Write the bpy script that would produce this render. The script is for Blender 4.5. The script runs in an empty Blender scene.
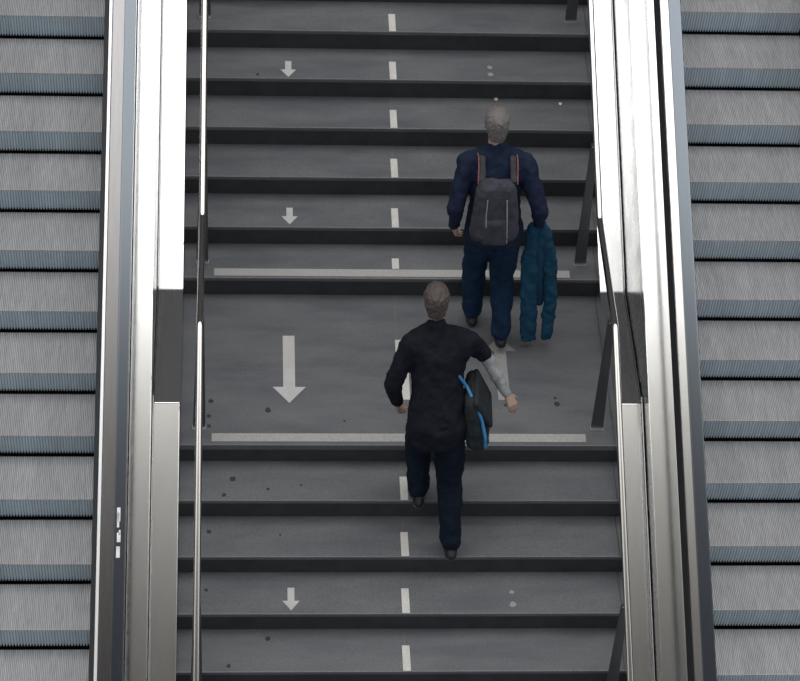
import bpy, bmesh, math, random
from mathutils import Vector, Matrix, noise
random.seed(4)
sc = bpy.context.scene
COL = sc.collection
V = Vector

# ------------------------------------------------------------------ camera
cd = bpy.data.cameras.new('camera')
cam = bpy.data.objects.new('camera', cd); COL.objects.link(cam)
R2 = Vector((0.9978849646, -0.0413836298, 0.0501297571))
U2 = Vector((-0.0050170216, 0.7198417072, 0.6941201236))
FW = Vector((0.0648107002, 0.6929035371, -0.7181115940))
CP = Vector((0.2173625581, -10.7332150664, 12.1502440941))
cam.matrix_world = Matrix(((R2.x, U2.x, -FW.x, CP.x), (R2.y, U2.y, -FW.y, CP.y), (R2.z, U2.z, -FW.z, CP.z), (0, 0, 0, 1)))
cd.sensor_width = 36.0
cd.lens = 2385.1 * 36.0 / 800.0
cd.clip_end = 200
sc.camera = cam

# ------------------------------------------------------------------ sky: bright strip of open sky overhead, dim towards front and back
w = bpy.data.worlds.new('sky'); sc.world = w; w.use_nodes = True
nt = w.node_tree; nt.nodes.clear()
tc = nt.nodes.new('ShaderNodeTexCoord'); sp = nt.nodes.new('ShaderNodeSeparateXYZ')
nt.links.new(tc.outputs['Generated'], sp.inputs[0])
def wm(op, a, b=None):
    n = nt.nodes.new('ShaderNodeMath'); n.operation = op
    for i, v in enumerate((a, b)):
        if v is None: continue
        if isinstance(v, (int, float)): n.inputs[i].default_value = v
        else: nt.links.new(v, n.inputs[i])
    return n.outputs[0]
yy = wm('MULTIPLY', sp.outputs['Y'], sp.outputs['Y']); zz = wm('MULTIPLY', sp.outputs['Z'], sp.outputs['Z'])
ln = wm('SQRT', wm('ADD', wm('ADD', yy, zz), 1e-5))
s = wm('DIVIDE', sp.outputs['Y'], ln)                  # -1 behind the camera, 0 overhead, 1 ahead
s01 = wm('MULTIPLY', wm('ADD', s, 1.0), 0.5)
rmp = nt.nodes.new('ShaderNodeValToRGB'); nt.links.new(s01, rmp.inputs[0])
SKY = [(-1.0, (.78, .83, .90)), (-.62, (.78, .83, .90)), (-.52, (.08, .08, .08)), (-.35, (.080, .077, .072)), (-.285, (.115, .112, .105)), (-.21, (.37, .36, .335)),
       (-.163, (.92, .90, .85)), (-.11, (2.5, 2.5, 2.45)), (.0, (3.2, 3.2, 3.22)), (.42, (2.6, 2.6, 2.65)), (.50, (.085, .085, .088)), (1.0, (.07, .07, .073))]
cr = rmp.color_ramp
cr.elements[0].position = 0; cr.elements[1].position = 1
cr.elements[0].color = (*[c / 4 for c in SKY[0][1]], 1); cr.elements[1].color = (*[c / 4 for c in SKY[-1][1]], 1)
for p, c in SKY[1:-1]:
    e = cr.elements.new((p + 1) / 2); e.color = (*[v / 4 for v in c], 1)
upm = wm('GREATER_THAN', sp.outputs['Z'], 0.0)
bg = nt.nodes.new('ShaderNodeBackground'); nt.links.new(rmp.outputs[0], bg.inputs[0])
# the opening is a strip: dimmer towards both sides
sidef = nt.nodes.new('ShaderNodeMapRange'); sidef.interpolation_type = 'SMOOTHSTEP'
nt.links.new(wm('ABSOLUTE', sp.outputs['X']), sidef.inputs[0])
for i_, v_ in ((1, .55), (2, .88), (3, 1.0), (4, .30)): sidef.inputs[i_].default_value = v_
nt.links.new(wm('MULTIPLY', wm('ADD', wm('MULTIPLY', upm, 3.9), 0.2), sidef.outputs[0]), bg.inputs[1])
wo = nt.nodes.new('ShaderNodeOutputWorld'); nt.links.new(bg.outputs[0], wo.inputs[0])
vs = sc.view_settings
vs.view_transform = 'Standard'; vs.look = 'None'; vs.gamma = 1.0; vs.use_curve_mapping = False
vs.exposure = 0.0

# ------------------------------------------------------------------ dimensions
T, R = 0.345, 0.1739262          # stair going and rise
S = R / T                        # slope of everything
LAND = 1.438                     # depth of the landing
XC = 1.264                       # centre line of the stair
XL, XR = -0.222, 2.750           # stair between the curbs

# ------------------------------------------------------------------ materials
def new_mat(name):
    m = bpy.data.materials.new(name); m.use_nodes = True
    n = m.node_tree; b = n.nodes['Principled BSDF']
    return m, n, b
def N(n, t, **k):
    o = n.nodes.new(t)
    for a, v in k.items():
        if a.startswith('i_'):
            o.inputs[a[2:].replace('_', ' ')].default_value = v
        else: setattr(o, a, v)
    return o
def mix(n, fac, a, b, mode='MIX'):
    o = n.nodes.new('ShaderNodeMix'); o.data_type = 'RGBA'; o.blend_type = mode
    for idx, v in ((0, fac), (6, a), (7, b)):
        if isinstance(v, bpy.types.NodeSocket): n.links.new(v, o.inputs[idx])
        elif idx == 0: o.inputs[0].default_value = v
        else: o.inputs[idx].default_value = (*v, 1)
    return o.outputs[2]
def coords(n, scale=(1, 1, 1), rot=(0, 0, 0)):
    tcn = n.nodes.new('ShaderNodeTexCoord'); mp = n.nodes.new('ShaderNodeMapping')
    mp.inputs['Scale'].default_value = scale; mp.inputs['Rotation'].default_value = rot
    n.links.new(tcn.outputs['Object'], mp.inputs[0]); return mp.outputs[0]
def noise_fac(n, vec, scale, lo=.3, hi=.7, detail=4, rough=.6):
    t = N(n, 'ShaderNodeTexNoise', i_Scale=scale, i_Detail=detail, i_Roughness=rough); n.links.new(vec, t.inputs['Vector'])
    mr = N(n, 'ShaderNodeMapRange', i_From_Min=lo, i_From_Max=hi); n.links.new(t.outputs[0], mr.inputs[0]); return mr.outputs[0]
def bump(n, b, fac, strength, dist=.002):
    o = N(n, 'ShaderNodeBump', i_Strength=strength, i_Distance=dist); n.links.new(fac, o.inputs['Height']); n.links.new(o.outputs[0], b.inputs['Normal'])
def simple(name, col, rough=.6, metal=0.0, vary=.15, scale=20, bumpy=.0):
    m, n, b = new_mat(name)
    v = coords(n); f = noise_fac(n, v, scale)
    c = mix(n, f, tuple(x * (1 - vary) for x in col), tuple(min(1, x * (1 + vary)) for x in col))
    n.links.new(c, b.inputs['Base Color']); b.inputs['Roughness'].default_value = rough; b.inputs['Metallic'].default_value = metal
    if bumpy: bump(n, b, f, bumpy)
    return m
def mmath(n, op, a, b=None, c=None):
    o = n.nodes.new('ShaderNodeMath'); o.operation = op
    for i, v in enumerate((a, b, c)):
        if v is None: continue
        if isinstance(v, (int, float)): o.inputs[i].default_value = v
        else: n.links.new(v, o.inputs[i])
    return o.outputs[0]

def stone(name, base=(.112, .114, .118), joint=True):
    m, n, b = new_mat(name)
    v = coords(n)
    fine = noise_fac(n, v, 85, .3, .7, 4, .85)
    mid = noise_fac(n, v, 14, .3, .7, 5, .65)
    big = noise_fac(n, coords(n, (.9, 3.2, 3.2)), 1.6, .35, .65, 4)
    smear = noise_fac(n, coords(n, (3, 9, 9)), 3, .45, .8, 5)
    c = mix(n, fine, tuple(x * .60 for x in base), tuple(x * 1.42 for x in base))
    c = mix(n, mid, c, mix(n, .25, c, (.13, .125, .115)))
    c = mix(n, mmath(n, 'MULTIPLY', big, .55), c, (.050, .056, .070))       # polished by feet
    c = mix(n, mmath(n, 'MULTIPLY', smear, .12), c, (.15, .145, .135))
    if joint:
        sep = N(n, 'ShaderNodeSeparateXYZ'); n.links.new(v, sep.inputs[0])
        d = mmath(n, 'ABSOLUTE', mmath(n, 'SUBTRACT', sep.outputs[0], 1.290 - XC))
        j = mmath(n, 'LESS_THAN', d, .0022)
        c = mix(n, mmath(n, 'MULTIPLY', j, .7), c, (.15, .14, .12))
    n.links.new(c, b.inputs['Base Color'])
    ro = N(n, 'ShaderNodeMapRange', i_To_Min=.62, i_To_Max=.42); n.links.new(big, ro.inputs[0]); n.links.new(ro.outputs[0], b.inputs['Roughness'])
    bump(n, b, fine, .25, .001)
    return m
M_stone = stone('dark_granite')
M_riser = simple('black_riser_stone', (.030, .030, .032), .55, vary=.25, scale=9, bumpy=.1)
M_nose = simple('nosing_stone', (.15, .152, .155), .5, vary=.2, scale=60)
M_joint = simple('mortar', (.13, .125, .115), .8)
def paint(name, col, wear=.5):
    m, n, b = new_mat(name)
    v = coords(n); a = noise_fac(n, v, 90, .35, .75, 5, .75); g = noise_fac(n, v, 9, .4, .7, 4)
    c = mix(n, mmath(n, 'MULTIPLY', a, wear), col, (.16, .155, .15)); c = mix(n, mmath(n, 'MULTIPLY', g, .25), c, (.25, .24, .22))
    n.links.new(c, b.inputs['Base Color']); b.inputs['Roughness'].default_value = .7
    return m
M_arrow = paint('white_arrow_paint', (.50, .49, .48), .22)
M_dash = paint('white_line_paint', (.62, .60, .55), .45)
M_strip = paint('grey_warning_strip', (.40, .39, .37), .75)
M_faint = paint('worn_paint', (.30, .295, .285), .8)
M_gum = simple('old_gum', (.018, .018, .019), .6)
M_litter = simple('white_litter', (.75, .74, .7), .6)

def steel(name, base=(.86, .86, .86), rough=.11, streak=.06, grime_reflect=.24):
    m, n, b = new_mat(name)
    b.inputs['Metallic'].default_value = 1
    st = noise_fac(n, coords(n, (120, 1.2, 1.2)), 3, .3, .7, 3)
    gr = noise_fac(n, coords(n, (4, 1.5, 1.5)), 2.2, .5, .8, 5, .7)
    c = mix(n, mmath(n, 'MULTIPLY', st, streak), base, tuple(x * .6 for x in base))
    c = mix(n, mmath(n, 'MULTIPLY', gr, grime_reflect), c, tuple(x * k for x, k in zip(base, (.72, .66, .58))))  # grime plus cloudy brownish reflections painted into the steel colour
    n.links.new(c, b.inputs['Base Color'])
    ro = N(n, 'ShaderNodeMapRange', i_To_Min=rough * .85, i_To_Max=rough * 1.3); n.links.new(st, ro.inputs[0]); n.links.new(ro.outputs[0], b.inputs['Roughness'])
    bump(n, b, st, .012, .0005)
    return m
M_steel = steel('brushed_steel')
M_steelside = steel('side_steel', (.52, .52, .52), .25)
M_inner = steel('inner_deck_steel', (.24, .235, .235), .16, .15, .2)
M_edge = steel('edge_profile', (.85, .85, .86), .35, .05, .05)
M_rail = steel('rail_tube', (.60, .585, .565), .12, .06, .1)
M_post = steel('dark_post_steel', (.17, .17, .17), .4, .05, .1)
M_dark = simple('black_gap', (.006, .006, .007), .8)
M_brush = simple('black_skirt', (.012, .013, .015), .55)
def rubber():
    m, n, b = new_mat('handrail_rubber')
    f = noise_fac(n, coords(n, (30, 2, 2)), 4)
    n.links.new(mix(n, f, (.012, .014, .018), (.022, .025, .032)), b.inputs['Base Color'])
    b.inputs['Roughness'].default_value = .12
    b.inputs['IOR'].default_value = 2.25
    b.inputs['Specular Tint'].default_value = (.80, .90, 1.0, 1)
    return m
M_rubber = rubber()
def alu(name, a, b_, streakscale, rough, metal=.35):
    m, n, b = new_mat(name)
    v = coords(n, (1, .09, .09))
    oi = N(n, 'ShaderNodeObjectInfo')
    add = N(n, 'ShaderNodeVectorMath', operation='ADD'); n.links.new(v, add.inputs[0])
    sc_ = N(n, 'ShaderNodeVectorMath', operation='SCALE'); n.links.new(oi.outputs['Location'], sc_.inputs[0]); sc_.inputs['Scale'].default_value = 3.7
    n.links.new(sc_.outputs[0], add.inputs[1])
    f = noise_fac(n, add.outputs[0], streakscale, .3, .7, 4, .7)
    g = noise_fac(n, add.outputs[0], 6, .35, .7, 4, .6)
    c = mix(n, f, a, b_); c = mix(n, mmath(n, 'MULTIPLY', g, .35), c, tuple(x * .62 for x in a))
    n.links.new(c, b.inputs['Base Color']); b.inputs['Roughness'].default_value = rough; b.inputs['Metallic'].default_value = metal
    return m
M_tread = alu('escalator_tread_aluminium', (.46, .455, .455), (.72, .72, .725), 75, .5, .1)
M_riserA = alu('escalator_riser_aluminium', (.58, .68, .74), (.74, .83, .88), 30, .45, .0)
def groove_shade(m, pitch, lo, hi, amount):  # paints the shade between the ridges into the base colour
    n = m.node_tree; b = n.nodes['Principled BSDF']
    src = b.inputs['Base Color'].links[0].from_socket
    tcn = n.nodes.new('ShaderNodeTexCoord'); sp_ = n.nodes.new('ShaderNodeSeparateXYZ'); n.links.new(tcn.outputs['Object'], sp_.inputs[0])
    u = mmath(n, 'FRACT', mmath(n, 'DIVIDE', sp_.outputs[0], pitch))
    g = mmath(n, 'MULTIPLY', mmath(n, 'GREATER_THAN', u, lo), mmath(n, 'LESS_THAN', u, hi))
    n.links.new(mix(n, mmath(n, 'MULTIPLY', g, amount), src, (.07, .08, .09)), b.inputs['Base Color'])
groove_shade(M_riserA, .02, .66, 1.0, .5); groove_shade(M_tread, .0125, .66, 1.0, .6)

# ------------------------------------------------------------------ mesh helpers
def prop(o, label=None, cat=None, group=None, kind=None):
    if label: o['label'] = label
    if cat: o['category'] = cat
    if group: o['group'] = group
    if kind: o['kind'] = kind
    return o
def wloc(p):
    v = Vector((0, 0, 0))
    while p: v = v + p.location; p = p.parent
    return v
def obj(name, bm, mat, parent=None, smooth=False, bevel=0):
    bmesh.ops.recalc_face_normals(bm, faces=bm.faces)
    me = bpy.data.meshes.new(name)
    if parent: bmesh.ops.translate(bm, vec=-wloc(parent), verts=bm.verts)
    bm.to_mesh(me); bm.free()
    for m in (mat if isinstance(mat, (list, tuple)) else [mat]): me.materials.append(m)
    o = bpy.data.objects.new(name, me); COL.objects.link(o)
    if parent: o.parent = parent
    if smooth:
        for p in me.polygons: p.use_smooth = True
        me.set_sharp_from_angle(angle=math.radians(50))
    if bevel:
        b = o.modifiers.new('bevel', 'BEVEL'); b.width = bevel; b.segments = 2; b.limit_method = 'ANGLE'
    return o
def empty(name, loc=(0, 0, 0)):
    o = bpy.data.objects.new(name, None); COL.objects.link(o); o.location = loc; o.empty_display_size = .1
    return o
def box(bm, x0, x1, y0, y1, z0, z1):
    v = [bm.verts.new(p) for p in ((x0, y0, z0), (x1, y0, z0), (x1, y1, z0), (x0, y1, z0), (x0, y0, z1), (x1, y0, z1), (x1, y1, z1), (x0, y1, z1))]
    for f in ((0, 3, 2, 1), (4, 5, 6, 7), (0, 1, 5, 4), (1, 2, 6, 5), (2, 3, 7, 6), (3, 0, 4, 7)): bm.faces.new([v[i] for i in f])
def prism_yz(bm, pts, x0, x1):
    a = [bm.verts.new((x0, y, z)) for y, z in pts]; b = [bm.verts.new((x1, y, z)) for y, z in pts]
    bm.faces.new(a); bm.faces.new(b[::-1])
    for i in range(len(pts)):
        j = (i + 1) % len(pts); bm.faces.new((a[i], b[i], b[j], a[j]))
def sweep(bm, prof, path):
    """prof: list of (x, h) with h measured straight up, path: list of (y, z)"""
    rings = [[bm.verts.new((x, y, z + h)) for x, h in prof] for y, z in path]
    k = len(prof)
    for a, b in zip(rings, rings[1:]):
        for i in range(k): bm.faces.new((a[i], a[(i + 1) % k], b[(i + 1) % k], b[i]))
    bm.faces.new(rings[0]); bm.faces.new(rings[-1][::-1])
def tube(bm, pts, r, seg=16):
    pts = [Vector(p) for p in pts]; rings = []
    for i, p in enumerate(pts):
        d = (pts[min(i + 1, len(pts) - 1)] - pts[max(i - 1, 0)]).normalized()
        u = d.cross(Vector((0, 0, 1)));  u = u.normalized() if u.length > 1e-4 else Vector((1, 0, 0))
        v = d.cross(u)
        rr = r[i] if isinstance(r, (list, tuple)) else r
        rings.append([bm.verts.new(p + (u * math.cos(2 * math.pi * k / seg) + v * math.sin(2 * math.pi * k / seg)) * rr) for k in range(seg)])
    for a, b in zip(rings, rings[1:]):
        for k in range(seg): bm.faces.new((a[k], a[(k + 1) % seg], b[(k + 1) % seg], b[k]))
    bm.faces.new(rings[0]); bm.faces.new(rings[-1][::-1])
def disc(bm, x, y, z, r, h=.0015, seg=10, sx=1.0):
    ang = random.random() * 6
    pts = []
    for k in range(seg):
        a = 2 * math.pi * k / seg; q = r * random.uniform(.75, 1.15)
        pts.append((x + math.cos(a + ang) * q * sx, y + math.sin(a + ang) * q))
    a = [bm.verts.new((px, py, z)) for px, py in pts]; b = [bm.verts.new((px, py, z + h)) for px, py in pts]
    bm.faces.new(a[::-1]); bm.faces.new(b)
    for k in range(seg): bm.faces.new((a[k], a[(k + 1) % seg], b[(k + 1) % seg], b[k]))
def poly(bm, pts, z, h=.002):
    a = [bm.verts.new((x, y, z)) for x, y in pts]; b = [bm.verts.new((x, y, z + h)) for x, y in pts]
    bm.faces.new(a[::-1]); bm.faces.new(b); n_ = len(pts)
    for k in range(n_): bm.faces.new((a[k], a[(k + 1) % n_], b[(k + 1) % n_], b[k]))

# ------------------------------------------------------------------ stair
stair = empty('staircase', (XC, 0, 0))
prop(stair, 'dark stone staircase with landing, white arrows and dashed centre line between the escalators', 'stairs')
NUP, NLO = 12, 9
def step(y0, z, depth, lip=True):
    """y0 front edge, z top; the step block with its tread slab and darker riser"""
    bm = bmesh.new(); box(bm, XL, XR, y0, y0 + depth + .04, z - .032, z)
    t = obj('step', bm, M_stone, stair, bevel=.003)
    bm = bmesh.new(); box(bm, XL, XR, y0 + .008, y0 + .06, z - R - .002, z - .0325)
    obj('riser', bm, M_riser, t)
    bm = bmesh.new(); box(bm, XL, XR, y0 - .0015, y0 + .006, z - .009, z + .0006)
    obj('nosing', bm, M_nose, t)
    return t
for k in range(NUP): step(LAND + k * T, (k + 1) * R, T)
for k in range(1, NLO): step(-k * T, -k * R, T)
bm = bmesh.new(); box(bm, XL, XR, 0, LAND + .04, -.05, 0)
land = obj('landing', bm, M_stone, stair, bevel=.003)
bm = bmesh.new(); box(bm, XL, XR, .008, .06, -R - .002, -.0505); obj('riser', bm, M_riser, land)
bm = bmesh.new(); box(bm, XL, XR, -.0015, .006, -.009, .0006); obj('nosing', bm, M_nose, land)
for y in (1.071, .716, .343):
    bm = bmesh.new(); box(bm, XL, XR, y - .0022, y + .0022, -.002, .0005); obj('tile_joint', bm, M_joint, land)
# centre line dashes
def zt(k): return (k + 1) * R if k >= 0 else 0
for k in range(NUP):
    bm = bmesh.new(); y = LAND + k * T; yo = .10 if k == 0 else .005
    poly(bm, [(1.272, y + yo), (1.322, y + yo), (1.322, y + .207), (1.272, y + .207)], (k + 1) * R + .0004, .0016); obj('centre_dash', bm, M_dash, stair)
for k in range(1, NLO):
    bm = bmesh.new(); y = -k * T
    poly(bm, [(1.272, y + .005), (1.324, y + .005), (1.322, y + .212), (1.272, y + .212)], -k * R + .0004, .0016); obj('centre_dash', bm, M_dash, stair)
bm = bmesh.new(); poly(bm, [(1.278, .42), (1.362, .42), (1.362, .995), (1.278, .995)], .0006, .0016); obj('centre_dash', bm, M_dash, stair)
def arrow(x, ytip, z, w_, hl, sw, total, mat, d=-1, name='arrow_marking'):
    bm = bmesh.new()
    q = lambda u, v: (x + u, ytip - d * v)
    pts = [q(0, 0), q(w_ / 2, hl), q(sw / 2, hl), q(sw / 2, total), q(-sw / 2, total), q(-sw / 2, hl), q(-w_ / 2, hl)]
    poly(bm, pts, z + .0005, .0016); return obj(name, bm, mat, stair)
arrow(.525, 2.835, 5 * R, .115, .085, .046, .182, M_arrow)
arrow(.534, 1.811, 2 * R, .115, .085, .046, .176, M_arrow)
arrow(.532, -1.006, -3 * R, .115, .080, .046, .190, M_arrow)
arrow(.5245, .386, 0, .229, .150, .083, .644, M_arrow)
arrow(2.018, 1.030, 0, .229, .140, .083, .61, M_faint, 1)
# nearly worn away small arrows of the other lane
for y, z, k in ((2.975, 5 * R, 1), (2.890, 5 * R, 1.1), (-.856, -3 * R, .8), (-.96, -3 * R, 1.1)):
    bm = bmesh.new(); disc(bm, 2.018, y, z + .0004, .021 * k, .0015, 9); obj('worn_arrow_remnant', bm, M_faint, stair)
for y0, z in ((LAND + .018, R), (.030, 0)):
    bm = bmesh.new(); poly(bm, [(-.006, y0), (2.553, y0), (2.553, y0 + .073), (-.006, y0 + .073)], z + .0005, .003); obj('warning_strip', bm, M_strip, stair)
GUM = [(-.015, .402, 0, .02), (-.027, .263, 0, .017), (-.025, .171, 0, .016), (.377, .32, 0, .022), (.14, -.155, 1, .022), (.081, -.297, 1, .017), (.377, -.243, 1, .012),
       (-.019, -.475, 2, .017), (-.035, -.833, 3, .014), (.38, -1.11, 4, .018), (.46, -.5, 2, .008), (2.025, .374, 0, .016), (2.083, .41, 0, .014), (2.382, .385, 0, .022),
       (2.375, .44, 0, .012), (.12, -1.33, 4, .016), (.30, 2.86, -5, .013), (-.1, -.5, 2, .015), (.6, -.21, 1, .009), (1.9, .55, 0, .01), (.9, .22, 0, .008)]
for x, y, k, r in GUM:
    bm = bmesh.new(); disc(bm, x, y, -k * R + .0003, r, .002, 10); obj('gum_spot', bm, M_gum, stair)
for i, (x, y, k, r) in enumerate([(2.07, 2.815, 4, .017), (2.545, 2.771, 4, .015)]):
    bm = bmesh.new(); disc(bm, x, y, k * R + .0002, r, .006, 7)
    o = obj('litter_scrap', bm, M_litter, None)
    prop(o, ['small white scrap of litter on the step just above the upper person\'s head', 'small white scrap of litter on an upper step near the right handrail'][i], 'litter', 'scraps of litter on the upper steps')

# ------------------------------------------------------------------ steel curbs beside the stair
HP = .10
YA, YB = .20, LAND + (.20 - HP - R) / S      # bends of the curb: flat at z = .20
def zc(y):
    return HP + y * S if y < YA else (.20 if y < YB else HP + R + (y - LAND) * S)
YLO, YHI = -2.9, 5.4
DECK_H = .375
def curb(side):
    sx = -1 if side == 'left' else 1
    X = lambda h: XC + sx * h
    e = empty('stair_curb', (X(1.57), .7, 0))
    prop(e, 'stainless steel stair curb with a flat stretch at the landing, on the %s side of the stair' % side, 'curb', 'stainless steel curbs beside the stair')
    a, b = sorted((X(1.486), X(1.660)))
    for (y0, y1) in ((YLO, YA), (YA, YB), (YB, YHI)):
        z0, z1 = (zc(y0), zc(y1)) if y0 >= YA - 1e-6 else (zc(y0), HP + YA * S)
        if y0 == YA: z0 = z1 = .20
        if y0 == YB: z0 = .20
        g = .0012
        bm = bmesh.new(); prism_yz(bm, [(y0 + g, z0), (y1 - g, z1), (y1 - g, z1 - .55), (y0 + g, z0 - .55)], a, b)
        obj('curb_panel', bm, M_steel, e, bevel=.004)
    # raised seam along the outer edge, its two sloping runs stop short of the flat one
    a, b = sorted((X(1.6605), X(1.6675)))
    for (y0, y1, z0, z1) in ((YLO, YA + .03, zc(YLO), zc(YA) + .02), (YA + .03, YB, .2, .2), (YB, YHI, .2, zc(YHI))):
        bm = bmesh.new(); h = .028 if y0 != YA + .03 else .010
        prism_yz(bm, [(y0, z0 + h), (y1, z1 + h), (y1, z1 - .1), (y0, z0 - .1)], a, b)
        obj('seam_strip', bm, M_steelside, e, bevel=.004)
    return e
curb('left'); curb('right')

# ------------------------------------------------------------------ stair railings
HR = .935
def railing(side):
    x = -.074 if side == 'left' else 2.624
    xp = -.092 if side == 'left' else 2.638
    e = empty('stair_railing', (x, .15, 0))
    prop(e, 'thin steel tube handrail on flat dark posts, on the %s side of the stair' % side, 'handrail', 'tube handrails of the stair')
    y1, y2 = .043, 1.065
    zf = 1.12
    A = (x, YLO, zf - (y1 - YLO) * S); B = (x, y1, zf); Cc = (x, y2, zf); D = (x, YHI, zf + (YHI - y2) * S)
    bm = bmesh.new(); tube(bm, [A, (x, y1 - .02, zf - .02 * S), B, (x, y1 + .02, zf), (x, y2 - .02, zf), Cc, (x, y2 + .02, zf + .02 * S), D], .0225, 20)
    obj('rail', bm, M_rail, e, smooth=True)
    for y, z in ((4.98, 11 * R), (3.307, 6 * R), (1.593, R), (.153, 0), (-1.565, -5 * R)):
        zr = zf - (y1 - y) * S if y < y1 else (zf if y < y2 else zf + (y - y2) * S)
        bm = bmesh.new(); si = 1 if side == 'left' else -1           # flat bar, narrowing on its outer edge towards the rail
        fr = [bm.verts.new((xp + si * a_, y, b_)) for a_, b_ in ((-.043, z), (.043, z), (.043, zr - .05), (-.004, zr - .05))]
        bk = [bm.verts.new(v_.co + V((0, .014, 0))) for v_ in fr]
        bm.faces.new(fr); bm.faces.new(bk[::-1])
        for i_ in range(4): bm.faces.new((fr[i_], fr[(i_ + 1) % 4], bk[(i_ + 1) % 4], bk[i_]))
        p = obj('post', bm, M_post, e, bevel=.002)
        bm = bmesh.new(); box(bm, xp - .045, xp + .045, y - .014, y + .024, z, z + .005); obj('foot_plate', bm, M_edge, p)
        bm = bmesh.new(); tube(bm, [(x, y + .007, zr - .09), (x, y + .007, zr - .012)], .007, 10); obj('bracket', bm, M_steelside, p)
        for dx in (.008 * si, .03 * si):
            bm = bmesh.new(); tube(bm, [(xp + dx, y - .004, zr - .075), (xp + dx, y + .018, zr - .075)], .006, 8)
            obj('bolt', bm, M_edge, p)
railing('left'); railing('right')

# ------------------------------------------------------------------ escalators
EP = .40; EH = EP * S * 1.0
def comb(n_, pitch, duty, depth, L, along):
    """ridged plate: n_ ridges, profile in x, extruded along 'along'"""
    prof = []
    for i in range(n_):
        x = i * pitch
        prof += [(x, 0), (x + pitch * duty * .15, depth), (x + pitch * duty * .85, depth), (x + pitch * duty, 0)]
    prof.append((n_ * pitch, 0))
    return prof
def tread_mesh():
    bm = bmesh.new(); pitch = .0125; n_ = 80
    prof = comb(n_, pitch, .62, .006, 0, 0)
    f = [bm.verts.new((x, 0, -.006 + d)) for x, d in prof]; b = [bm.verts.new((x, EP - .012, -.006 + d)) for x, d in prof]
    for i in range(len(prof) - 1): bm.faces.new((f[i], f[i + 1], b[i + 1], b[i]))
    lo = [bm.verts.new(p) for p in ((0, 0, -.03), (1, 0, -.03), (1, EP - .012, -.03), (0, EP - .012, -.03))]
    bm.faces.new(lo[::-1])
    bm.faces.new([lo[0], lo[1]] + f[::-1]); bm.faces.new([lo[2], lo[3]] + b)
    bm.faces.new([lo[3], lo[0], f[0], b[0]]); bm.faces.new([lo[1], lo[2], b[-1], f[-1]])
    return bm
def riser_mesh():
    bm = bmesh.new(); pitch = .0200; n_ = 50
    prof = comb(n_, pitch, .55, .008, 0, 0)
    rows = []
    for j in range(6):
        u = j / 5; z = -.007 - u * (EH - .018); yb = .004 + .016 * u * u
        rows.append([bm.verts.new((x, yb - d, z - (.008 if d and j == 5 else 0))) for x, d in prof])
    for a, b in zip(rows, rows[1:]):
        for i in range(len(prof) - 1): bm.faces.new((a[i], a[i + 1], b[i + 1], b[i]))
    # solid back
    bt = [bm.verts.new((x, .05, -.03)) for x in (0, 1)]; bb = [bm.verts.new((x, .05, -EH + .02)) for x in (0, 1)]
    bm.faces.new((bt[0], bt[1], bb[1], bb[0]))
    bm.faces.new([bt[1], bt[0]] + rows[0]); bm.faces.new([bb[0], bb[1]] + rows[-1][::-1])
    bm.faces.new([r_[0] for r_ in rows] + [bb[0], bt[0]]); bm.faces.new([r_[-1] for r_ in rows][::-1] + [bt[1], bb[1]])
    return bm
TREAD = RISER = None
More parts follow.
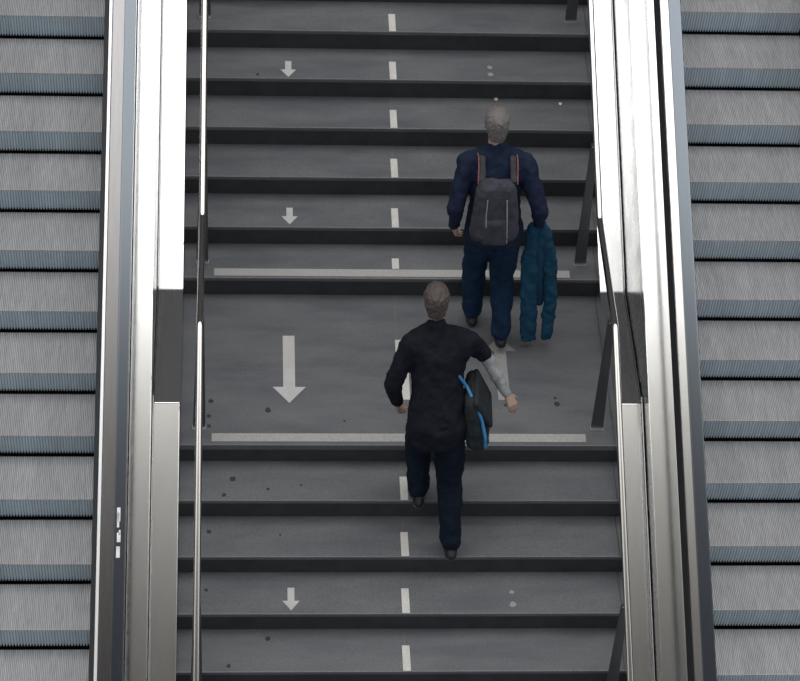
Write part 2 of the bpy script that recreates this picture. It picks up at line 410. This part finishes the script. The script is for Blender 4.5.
def escalator(side):
    global TREAD, RISER
    sx = -1 if side == 'left' else 1
    Y0, Z0 = (3.092, 1.206) if side == 'left' else (3.248, 1.206)
    zn = Z0 - Y0 * .515 + .02                     # height of the step noses at y = 0
    inner = -.812 if side == 'left' else 3.372    # edge of the steps next to the stair
    e = empty('escalator', (inner + sx * .5, 0, 0))
    prop(e, 'escalator with ridged grey steps and black rubber handrail, on the %s side of the stair' % side, 'escalator', 'escalators either side of the stair')
    x0 = inner - 1.0 if side == 'left' else inner
    for k in range(-7, 16):
        y = Y0 - k * EP; z = Z0 - k * .206
        if TREAD is None:
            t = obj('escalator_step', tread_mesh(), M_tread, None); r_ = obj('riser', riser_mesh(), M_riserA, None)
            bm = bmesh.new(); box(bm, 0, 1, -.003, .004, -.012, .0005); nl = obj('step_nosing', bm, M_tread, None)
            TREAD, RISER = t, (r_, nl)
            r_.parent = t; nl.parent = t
        else:
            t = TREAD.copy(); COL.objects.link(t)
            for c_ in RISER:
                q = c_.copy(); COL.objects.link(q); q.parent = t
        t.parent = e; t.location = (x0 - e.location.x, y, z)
    # balustrades
    def ln_(y, h): return h + y * S
    ya, yb = -2.9, 5.6
    for near in (True, False):
        # P maps distance from the stair-side edge of the deck (outwards from the stair) to x
        if side == 'left': base = XC - 1.668
        else: base = XC + 1.672
        if near: P = lambda d: base + sx * d
        else:
            far = inner + sx * 1.0
            step_d = abs(inner - base)
            P = lambda d: far + sx * (step_d - d)
        hd = (.128, .205) if side == 'left' else (.182, .268)
        def bar(name, d0, d1, h0, h1, mat, bevel=.003, par=e):
            bm = bmesh.new(); a, b = sorted((P(d0), P(d1)))
            sweep(bm, [(a, h0), (b, h0), (b, h1), (a, h1)], [(ya, ln_(ya, 0)), (yb, ln_(yb, 0))])
            return obj(name, bm, mat, par, bevel=bevel)
        dw = .140 if side == 'left' else .170
        bar('outer_deck', 0, dw, DECK_H - .05, DECK_H, M_steel)
        bar('side_cladding', .003, .018, -1.2, DECK_H - .051, M_steelside)
        # balustrade wall under the handrail, between deck and inner deck
        bar('balustrade', dw + (.006 if side == 'left' else .024), hd[1] - .014, -.35, .872, M_steel if side == 'right' else M_steelside)
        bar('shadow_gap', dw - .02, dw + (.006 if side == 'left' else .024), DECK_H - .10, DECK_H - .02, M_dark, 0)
        # handrail
        bm = bmesh.new(); a, b = sorted((P(hd[0]), P(hd[1]))); c = (a + b) / 2; hw = (b - a) / 2
        prof = []
        for i in range(64):
            an = 2 * math.pi * (i + .5) / 64; ca, sa = math.cos(an), math.sin(an)
            prof.append((c + hw * math.copysign(abs(ca) ** .30, ca), .890 + .020 * math.copysign(abs(sa) ** .22, sa)))
        sweep(bm, prof, [(ya, ln_(ya, 0)), (yb, ln_(yb, 0))])
        hr = obj('rubber_handrail', bm, M_rubber, e, smooth=True)
        # inner deck, bright edge profile and dark skirt
        off = abs(inner - P(0)) if near else step_d
        bar('inner_deck', hd[1] - .012, off - .066, -.19, -.16, M_inner)
        bar('edge_profile', off - .064, off - .040, -.21, -.157, M_edge)
        bar('skirt', off - .038, off - .006, -.75, -.19, M_brush)
        if side == 'left' and near:
            for y0, y1, xo, wd in ((-.925, -1.005, -.577, .012), (-.955, -1.04, -.580, .008), (-1.07, -1.125, -.574, .013), (-1.055, -1.085, -.569, .006), (-1.150, -1.215, -.577, .013)):
                bm = bmesh.new(); sweep(bm, [(xo - wd, .9085), (xo + wd, .9085), (xo + wd * .8, .9110), (xo - wd * .9, .9110)], [(y1, y1 * S), (y0, y0 * S)])
                obj('white_sticker', bm, M_litter, hr)
    # dark truss floor under the steps
    bm = bmesh.new(); a, b = sorted((inner - sx * .03, inner + sx * 1.03))
    sweep(bm, [(a, zn - .75), (b, zn - .75), (b, zn - .70), (a, zn - .70)], [(ya, ya * S), (yb, yb * S)])
    obj('truss_floor', bm, M_dark, e)
escalator('left'); escalator('right')

# structural base under the stair
bm = bmesh.new()
prism_yz(bm, [(YLO, YLO * S - .36), (0, -.36), (LAND, -.30), (YHI, (YHI - LAND) * S - .3), (YHI, (YHI - LAND) * S - 1.2), (YLO, YLO * S - 1.2)], XL - .17, XR + .17)
prop(obj('floor', bm, M_stone), kind='structure')

# ------------------------------------------------------------------ people
def fabric(name, col, vary=.3, scale=18):
    m, n, b = new_mat(name)
    v = coords(n); f = noise_fac(n, v, scale, .3, .7, 5); wv = noise_fac(n, v, 400, .3, .7, 2)
    c = mix(n, f, tuple(x * (1 - vary) for x in col), tuple(x * (1 + vary) for x in col))
    n.links.new(c, b.inputs['Base Color']); b.inputs['Roughness'].default_value = .9
    b.inputs['Specular IOR Level'].default_value = .2
    bump(n, b, wv, .3, .001)
    return m
def hair_mat(name, col):
    m, n, b = new_mat(name)
    v = coords(n, (1, 1, .25)); f = noise_fac(n, v, 160, .3, .7, 3)
    n.links.new(mix(n, f, tuple(x * .55 for x in col), tuple(x * 1.35 for x in col)), b.inputs['Base Color'])
    b.inputs['Roughness'].default_value = .6; bump(n, b, f, .6, .003); return m
M_skin = simple('skin', (.36, .24, .19), .55, vary=.08)
M_eye = simple('eye_white', (.6, .6, .58), .3)

def ell(bm, c, r, seg=14, rot=None):
    """ellipsoid"""
    res = bmesh.ops.create_icosphere(bm, subdivisions=2, radius=1.0)
    M = Matrix.Translation(Vector(c)) @ (rot.to_4x4() if rot else Matrix()) @ Matrix.Diagonal((r[0], r[1], r[2], 1))
    bmesh.ops.transform(bm, matrix=M, verts=res['verts'])
def hull(dst, shapes):
    """convex hull round a list of (centre, radii) ellipsoids, added to dst"""
    t = bmesh.new()
    for c, r in shapes:
        if not isinstance(r, (tuple, list)): r = (r, r, r)
        ell(t, c, r)
    res = bmesh.ops.convex_hull(t, input=t.verts)
    kill = [g for g in res['geom_interior'] if isinstance(g, bmesh.types.BMVert)]
    bmesh.ops.delete(t, geom=[v for v in t.verts if v in set(kill) or not v.link_faces], context='VERTS')
    me = bpy.data.meshes.new('tmp'); t.to_mesh(me); t.free(); dst.from_mesh(me); bpy.data.meshes.remove(me)
def chain(dst, pts, radii):
    for (a, ra), (b, rb) in zip(zip(pts, radii), zip(pts[1:], radii[1:])): hull(dst, [(a, ra), (b, rb)])
def organic(name, bm, mat, parent, voxel=.008, smooth=4, wrinkle=0, wscale=.08):
    """fuse overlapping pieces into one continuous skin"""
    o = obj(name, bm, mat, parent)
    m = o.modifiers.new('fuse', 'REMESH'); m.mode = 'VOXEL'; m.voxel_size = voxel
    if smooth:
        s_ = o.modifiers.new('smooth', 'SMOOTH'); s_.factor = .5; s_.iterations = smooth
    if wrinkle:
        tx = bpy.data.textures.new(name + '_folds', 'CLOUDS'); tx.noise_scale = wscale; tx.noise_depth = 2
        d = o.modifiers.new('folds', 'DISPLACE'); d.texture = tx; d.strength = wrinkle; d.mid_level = .5
    dg = bpy.context.evaluated_depsgraph_get(); dg.update()
    me = bpy.data.meshes.new_from_object(o.evaluated_get(dg), depsgraph=dg)
    o.modifiers.clear(); old = o.data; o.data = me; bpy.data.meshes.remove(old)
    for p in me.polygons: p.use_smooth = True
    me.name = name
    return o
def hand(bm, wrist, d, palm_n, thumb_side, curl=.5, s=1.0):
    """palm and five bent fingers; d: direction of the hand, palm_n: palm normal (fingers curl to it)"""
    d = V(d).normalized(); n_ = V(palm_n); n_ = (n_ - d * n_.dot(d)).normalized(); side = d.cross(n_).normalized() * thumb_side
    w_ = V(wrist)
    hull(bm, [(w_, .024 * s), (w_ + d * .03 * s + side * .012 * s, .02 * s), (w_ + d * .085 * s + side * .028 * s, .013 * s), (w_ + d * .08 * s - side * .03 * s, .012 * s)])
    for i, (off, ln0, r0) in enumerate(((.029, .072, .0088), (.010, .080, .0092), (-.010, .074, .0088), (-.029, .058, .0078))):
        p = w_ + d * .07 * s + side * off * s; pts = [p]; a = curl * .25
        q = w_ + d * (.088 - abs(off - .01) * .2) * s + side * off * 1.05 * s; pts.append(q)
        for j, fr in enumerate((.45, .32, .23)):
            a += curl * (.55 + .1 * i / 3)
            q = q + (d * math.cos(a) + n_ * math.sin(a) + side * (off * 1.2) * .6).normalized() * ln0 * fr * s; pts.append(q)
        chain(bm, pts, [r0 * s, r0 * s, r0 * .97 * s, r0 * .9 * s, r0 * .78 * s])
    q = w_ + d * .022 * s + side * .02 * s
    pts = [q, q + (d * .6 + side * .75 + n_ * .3).normalized() * .036 * s]
    pts.append(pts[-1] + (d * .85 + side * .35 + n_ * .45).normalized() * .03 * s); pts.append(pts[-1] + (d * .9 + n_ * .55).normalized() * .024 * s)
    chain(bm, pts, [.015 * s, .0125 * s, .0105 * s, .009 * s])

def person(root_loc, J, mats, label, jacket_len=.16, sleeve_right=None):
    e = empty('person', root_loc); prop(e, label, 'person')
    M_j, M_t, M_h, M_s = mats
    hd, f = V(J['head']), V(J['face']).normalized()             # head centre and facing direction
    up = (V(J['head']) - V(J['neck'])).normalized(); up = (up * .6 + V((0, 0, 1)) * .4).normalized()
    rt = f.cross(up).normalized(); up = rt.cross(f).normalized()
    Q = lambda a, b, c: hd + rt * a + f * b + up * c
    # ---- one continuous body
    bm = bmesh.new()
    hull(bm, [(Q(0, -.02, .035), (.074, .092, .080)), (Q(0, .0, .0), (.070, .080, .08))])          # skull
    hull(bm, [(Q(0, .035, -.02), (.062, .05, .06)), (Q(0, .045, -.085), (.034, .032, .022)), (Q(0, -.01, -.04), (.06, .06, .04))])   # face and jaw
    hull(bm, [(Q(0, .088, .005), .009), (Q(0, .106, -.028), .011), (Q(0, .086, -.032), .016)])     # nose
    hull(bm, [(Q(-.035, .080, .028), .008), (Q(.035, .080, .028), .008)])                          # brow
    hull(bm, [(Q(-.02, .084, -.058), .007), (Q(.02, .084, -.058), .007)])                          # mouth
    for s_ in (-1, 1):
        hull(bm, [(Q(.076 * s_, -.012, .015), (.008, .014, .014)), (Q(.078 * s_, -.008, -.022), (.007, .010, .010))])   # ears
        ell(bm, Q(.042 * s_, .062, -.02), (.022, .02, .022))
    nk, ch, wa, pe = V(J['neck']), V(J['chest']), V(J['waist']), V(J['pelvis'])
    chain(bm, [Q(0, -.025, -.05), nk], [.055, .060])
    hull(bm, [(nk - up * .02, (.07, .06, .04)), (V(J['shl']), .055), (V(J['shr']), .055), (ch, (.16, .105, .10))])
    hull(bm, [(ch, (.165, .11, .12)), (wa, (.135, .10, .08))]); hull(bm, [(wa, (.135, .10, .08)), (pe, (.165, .12, .10))])
    for k in ('l', 'r'):
        sh, el, wr = V(J['sh' + k]), V(J['el' + k]), V(J['wr' + k])
        chain(bm, [sh, sh.lerp(el, .4), el, el.lerp(wr, .3), wr], [.052, .046, .036, .038, .025])
        dd = (V(J.get('hd' + k, wr + (wr - el))) - wr).normalized()
        hand(bm, wr + dd * .005, dd, V(J.get('pn' + k, (.0, 1, 0))), J.get('ts' + k, 1), J.get('curl' + k, .7))
        hp, kn, an = V(J['hp' + k]), V(J['kn' + k]), V(J['an' + k])
        chain(bm, [hp, hp.lerp(kn, .5), kn, kn.lerp(an, .3), an], [.092, .075, .052, .055, .036])
        ft = V(J['toe' + k]); chain(bm, [an, an.lerp(ft, .5) - V((0, 0, .01)), ft], [.036, .032, .025])
    body = organic('body', bm, M_skin, e, .0065, 2)
    for s_ in (-1, 1):
        bm = bmesh.new(); ell(bm, Q(.031 * s_, .078, .006), (.012, .010, .009)); obj('eye', bm, M_eye, e, smooth=True)
    # ---- hair
    bm = bmesh.new()
    hull(bm, [(Q(0, -.026, .045), (.088, .102, .086)), (Q(0, .01, .065), (.072, .075, .055))])
    hull(bm, [(Q(0, -.055, .02), (.080, .068, .07)), (Q(0, -.068, -.065), (.060, .042, .035))])
    organic('hair', bm, M_h, e, .006, 1, .014, .022)
    # ---- jacket
    bm = bmesh.new()
    hull(bm, [(nk - up * .01, (.082, .076, .035)), (V(J['shl']), .075), (V(J['shr']), .075), (ch, (.185, .135, .12))])
    hull(bm, [(ch, (.19, .14, .12)), (wa, (.175, .135, .08))]); hull(bm, [(wa, (.175, .135, .08)), (pe, (.205, .16, .05)), (pe - V((0, 0, jacket_len - .08)), (.208, .165, .035))])
    chain(bm, [nk - up * .01, nk + up * .025], [.074, .068])
    for k in ('l', 'r'):
        sh, el, wr = V(J['sh' + k]), V(J['el' + k]), V(J['wr' + k])
        if sleeve_right and k == 'r': chain(bm, [sh, sh.lerp(el, .5), el.lerp(sh, .1)], [.075, .068, .058])
        else: chain(bm, [sh, sh.lerp(el, .5), el, el.lerp(wr, .5), wr.lerp(el, .06)], [.075, .068, .060, .053, .042])
    organic('jacket', bm, M_j, e, .010, 3, .035, .09)
    if sleeve_right:
        bm = bmesh.new(); el, wr = V(J['elr']), V(J['wrr'])
        chain(bm, [el, el.lerp(wr, .5), wr], [.050, .043, .034])
        prop(organic('forearm_sleeve', bm, sleeve_right, e, .008, 2, .02, .06), 'pale grey sleeve over the right forearm')
    # ---- trousers
    bm = bmesh.new()
    hull(bm, [(pe + V((0, 0, .04)), (.168, .125, .05)), (V(J['hpl']), .098), (V(J['hpr']), .098)])
    for k in ('l', 'r'):
        hp, kn, an = V(J['hp' + k]), V(J['kn' + k]), V(J['an' + k])
        lo_ = an.lerp(kn, .06)
        chain(bm, [hp, hp.lerp(kn, .5), kn, kn.lerp(an, .5), lo_], [.104, .104, .088, .080, .072])
    organic('trousers', bm, M_t, e, .010, 3, .03, .08)
    # ---- shoes
    for k in ('l', 'r'):
        an, ft, he = V(J['an' + k]), V(J['toe' + k]), V(J['heel' + k])
        bm = bmesh.new()
        hull(bm, [(he + V((0, .01, .035)), (.038, .038, .034)), (an + V((0, 0, -.015)), (.045, .05, .03)), (he.lerp(ft, .65) + V((0, 0, .03)), (.048, .04, .030))])
        hull(bm, [(he.lerp(ft, .6) + V((0, 0, .026)), (.050, .04, .026)), (ft + V((0, -.02, .022)), (.038, .04, .020))])
        sh_ = organic('shoe', bm, M_s, e, .007, 2)
        bm = bmesh.new(); hull(bm, [(he + V((0, .01, .006)), (.038, .036, .008)), (he.lerp(ft, .65) + V((0, 0, .006)), (.050, .04, .008)), (ft + V((0, -.02, .008)), (.038, .04, .008))])
        obj('sole', bm, M_brush, sh_, smooth=True)
    return e

# upper person, crossing the landing towards the upper flight
navy = fabric('navy_cloth', (.011, .018, .040)); jeans = fabric('blue_trousers', (.006, .020, .048)); brown = hair_mat('grey_brown_hair', (.17, .15, .14))
shoe = simple('black_shoe', (.012, .012, .014), .5)
JA = dict(head=(1.895, 1.375, 1.700), face=(0, 1, -.12), neck=(1.90, 1.31, 1.535), chest=(1.905, 1.255, 1.34), waist=(1.915, 1.20, 1.13), pelvis=(1.92, 1.16, .97),
          shl=(1.715, 1.27, 1.455), shr=(2.10, 1.26, 1.455), ell=(1.64, 1.13, 1.17), elr=(2.215, 1.11, 1.17), wrl=(1.655, 1.20, .93), wrr=(2.235, 1.20, .955),
          pnl=(1, .3, 0), pnr=(-1, .3, 0), tsl=-1, tsr=1, curll=.7, curlr=1.25,
          hpl=(1.835, 1.16, .90), hpr=(2.005, 1.15, .90), knl=(1.83, 1.29, .50), knr=(2.01, 1.16, .49), anl=(1.835, 1.20, .085), anr=(2.02, .93, .125),
          toel=(1.830, 1.385, .0), toer=(2.025, 1.125, .0), heell=(1.835, 1.145, .0), heelr=(2.02, .885, .055))
person((1.92, 1.10, 0), JA, (navy, jeans, brown, shoe), 'person in navy jacket and blue trousers walking up across the landing with a grey backpack')
# lower person, climbing the lower flight
black = fabric('black_jacket_cloth', (.008, .008, .014)); dk = fabric('dark_navy_trousers', (.003, .007, .015)); hair2 = hair_mat('brown_hair', (.085, .065, .06))
pale = fabric('pale_grey_cloth', (.26, .26, .27), .15)
JB = dict(head=(1.445, .075, 1.325), face=(.05, 1, -.2), neck=(1.45, -.01, 1.165), chest=(1.465, -.10, .985), waist=(1.47, -.22, .79), pelvis=(1.475, -.33, .63),
          shl=(1.285, -.09, 1.085), shr=(1.665, -.06, 1.085), ell=(1.175, -.20, .82), elr=(1.785, .01, .89), wrl=(1.215, -.14, .585), wrr=(1.935, -.14, .675),
          pnl=(1, .2, 0), pnr=(-.5, .6, 0), tsl=-1, tsr=1, curll=.8, curlr=.6,
          hpl=(1.385, -.34, .56), hpr=(1.555, -.36, .56), knl=(1.375, -.18, .19), knr=(1.575, -.42, .15), anl=(1.39, -.345, -.075), anr=(1.600, -.68, -.235),
          toel=(1.39, -.16, -R), toer=(1.60, -.495, -2 * R), heell=(1.39, -.395, -R), heelr=(1.60, -.735, -2 * R + .035))
person((1.50, -.45, -R * 2), JB, (black, dk, hair2, shoe), 'person in black jacket and very dark trousers climbing the lower flight below the landing', sleeve_right=pale, jacket_len=.23)

# grey backpack of the upper person
greyp = fabric('grey_backpack_cloth', (.050, .050, .062)); greyd = fabric('strap_cloth', (.05, .05, .055)); pink = fabric('dull_red_piping', (.22, .09, .09))
bp = empty('backpack', (1.905, 1.05, 1.0))
prop(bp, 'dark grey backpack worn on the back of the person in the navy jacket', 'backpack')
bm = bmesh.new(); hull(bm, [((1.82, 1.09, 1.40), .05), ((1.98, 1.09, 1.40), .05), ((1.80, 1.02, 1.02), .06), ((2.00, 1.02, 1.02), .06), ((1.82, 1.07, 1.38), .06), ((1.98, 1.07, 1.38), .06), ((1.80, 1.00, 1.06), .07), ((2.0, 1.0, 1.06), .07)])
organic('pack_body', bm, greyp, bp, .01, 3, .02, .09)
bm = bmesh.new(); hull(bm, [((1.84, .945, 1.02), .03), ((1.96, .945, 1.02), .03), ((1.84, .965, 1.17), .03), ((1.96, .965, 1.17), .03)]); organic('front_pocket', bm, greyp, bp, .009, 3)
for x in (1.80, 2.01):
    s_ = -1 if x < 1.9 else 1
    bm = bmesh.new(); chain(bm, [(x, 1.09, 1.44), (x + .0, 1.20, 1.535), (x + s_ * .0, 1.32, 1.50), (x, 1.40, 1.40)], [(.024, .012, .012)] * 4); st_ = organic('shoulder_strap', bm, greyd, bp, .006, 1)
    bm = bmesh.new(); tube(bm, [(x + s_ * .027, 1.08, 1.42), (x + s_ * .027, 1.14, 1.515), (x + s_ * .026, 1.20, 1.55), (x + s_ * .026, 1.30, 1.52)], .005, 8); obj('piping', bm, pink, st_, smooth=True)
bm = bmesh.new(); tube(bm, [(1.835, .985, 1.36), (1.83, .955, 1.25), (1.835, .93, 1.16)], .004, 8); obj('zip', bm, pale, bp, smooth=True)
bm = bmesh.new(); tube(bm, [(1.965, .985, 1.36), (1.975, .945, 1.2), (1.985, .93, 1.02)], .005, 8); obj('zip', bm, pale, bp, smooth=True)

# blue jacket carried over the right hand of the upper person, hanging in two long folds
teal = fabric('blue_cloth', (.010, .050, .090), .35, 9); teal2 = fabric('blue_lining', (.012, .05, .095))
gj = empty('carried_jacket', (2.29, 1.1, .12))
prop(gj, 'long bright blue jacket hanging in two folds from the right hand of the upper person', 'jacket')
bm = bmesh.new()
chain(bm, [(2.205, 1.20, .93), (2.19, 1.13, .70), (2.200, 1.03, .38), (2.225, .95, .07)], [(.045, .04, .03), (.06, .035, .04), (.066, .03, .04), (.056, .025, .03)])
prop(organic('body_panel', bm, teal, gj, .009, 3, .035, .07), 'left hanging fold of the blue jacket')
bm = bmesh.new()
chain(bm, [(2.245, 1.20, .95), (2.325, 1.13, .74), (2.355, 1.03, .40), (2.345, .95, .09)], [(.05, .04, .03), (.05, .035, .04), (.052, .03, .04), (.046, .025, .03)])
prop(organic('sleeve', bm, teal, gj, .009, 3, .035, .07), 'right hanging fold of the blue jacket')
bm = bmesh.new(); chain(bm, [(2.255, 1.16, .88), (2.27, 1.10, .60), (2.285, 1.06, .32)], [(.03, .02, .03)] * 3); organic('lining', bm, teal2, gj, .009, 2)

# dark shoulder bag with a bright blue strap at the right hip of the lower person
bagc = fabric('dark_bag_cloth', (.022, .026, .028)); cyan = simple('bright_blue_strap', (.02, .17, .36), .5)
sb = empty('shoulder_bag', (1.74, -.30, .45))
prop(sb, 'dark shoulder bag with a bright blue strap at the right hip of the climbing person', 'bag')
bm = bmesh.new(); hull(bm, [((1.69, -.34, .78), .05), ((1.71, -.10, .78), .05), ((1.74, -.38, .50), .085), ((1.75, -.08, .50), .085)]); organic('bag_body', bm, bagc, sb, .009, 3, .02, .07)
bm = bmesh.new(); hull(bm, [((1.71, -.37, .82), .02), ((1.73, -.08, .82), .02), ((1.815, -.37, .62), .02), ((1.825, -.1, .62), .02)]); organic('bag_flap', bm, bagc, sb, .008, 2)
bm = bmesh.new()
chain(bm, [(1.600, -.215, .92), (1.655, -.24, .85), (1.710, -.36, .795), (1.755, -.405, .70), (1.780, -.465, .60), (1.785, -.485, .53)], [(.012, .010, .010)] * 6)
prop(organic('strap', bm, cyan, sb, .005, 1), 'bright blue strap')
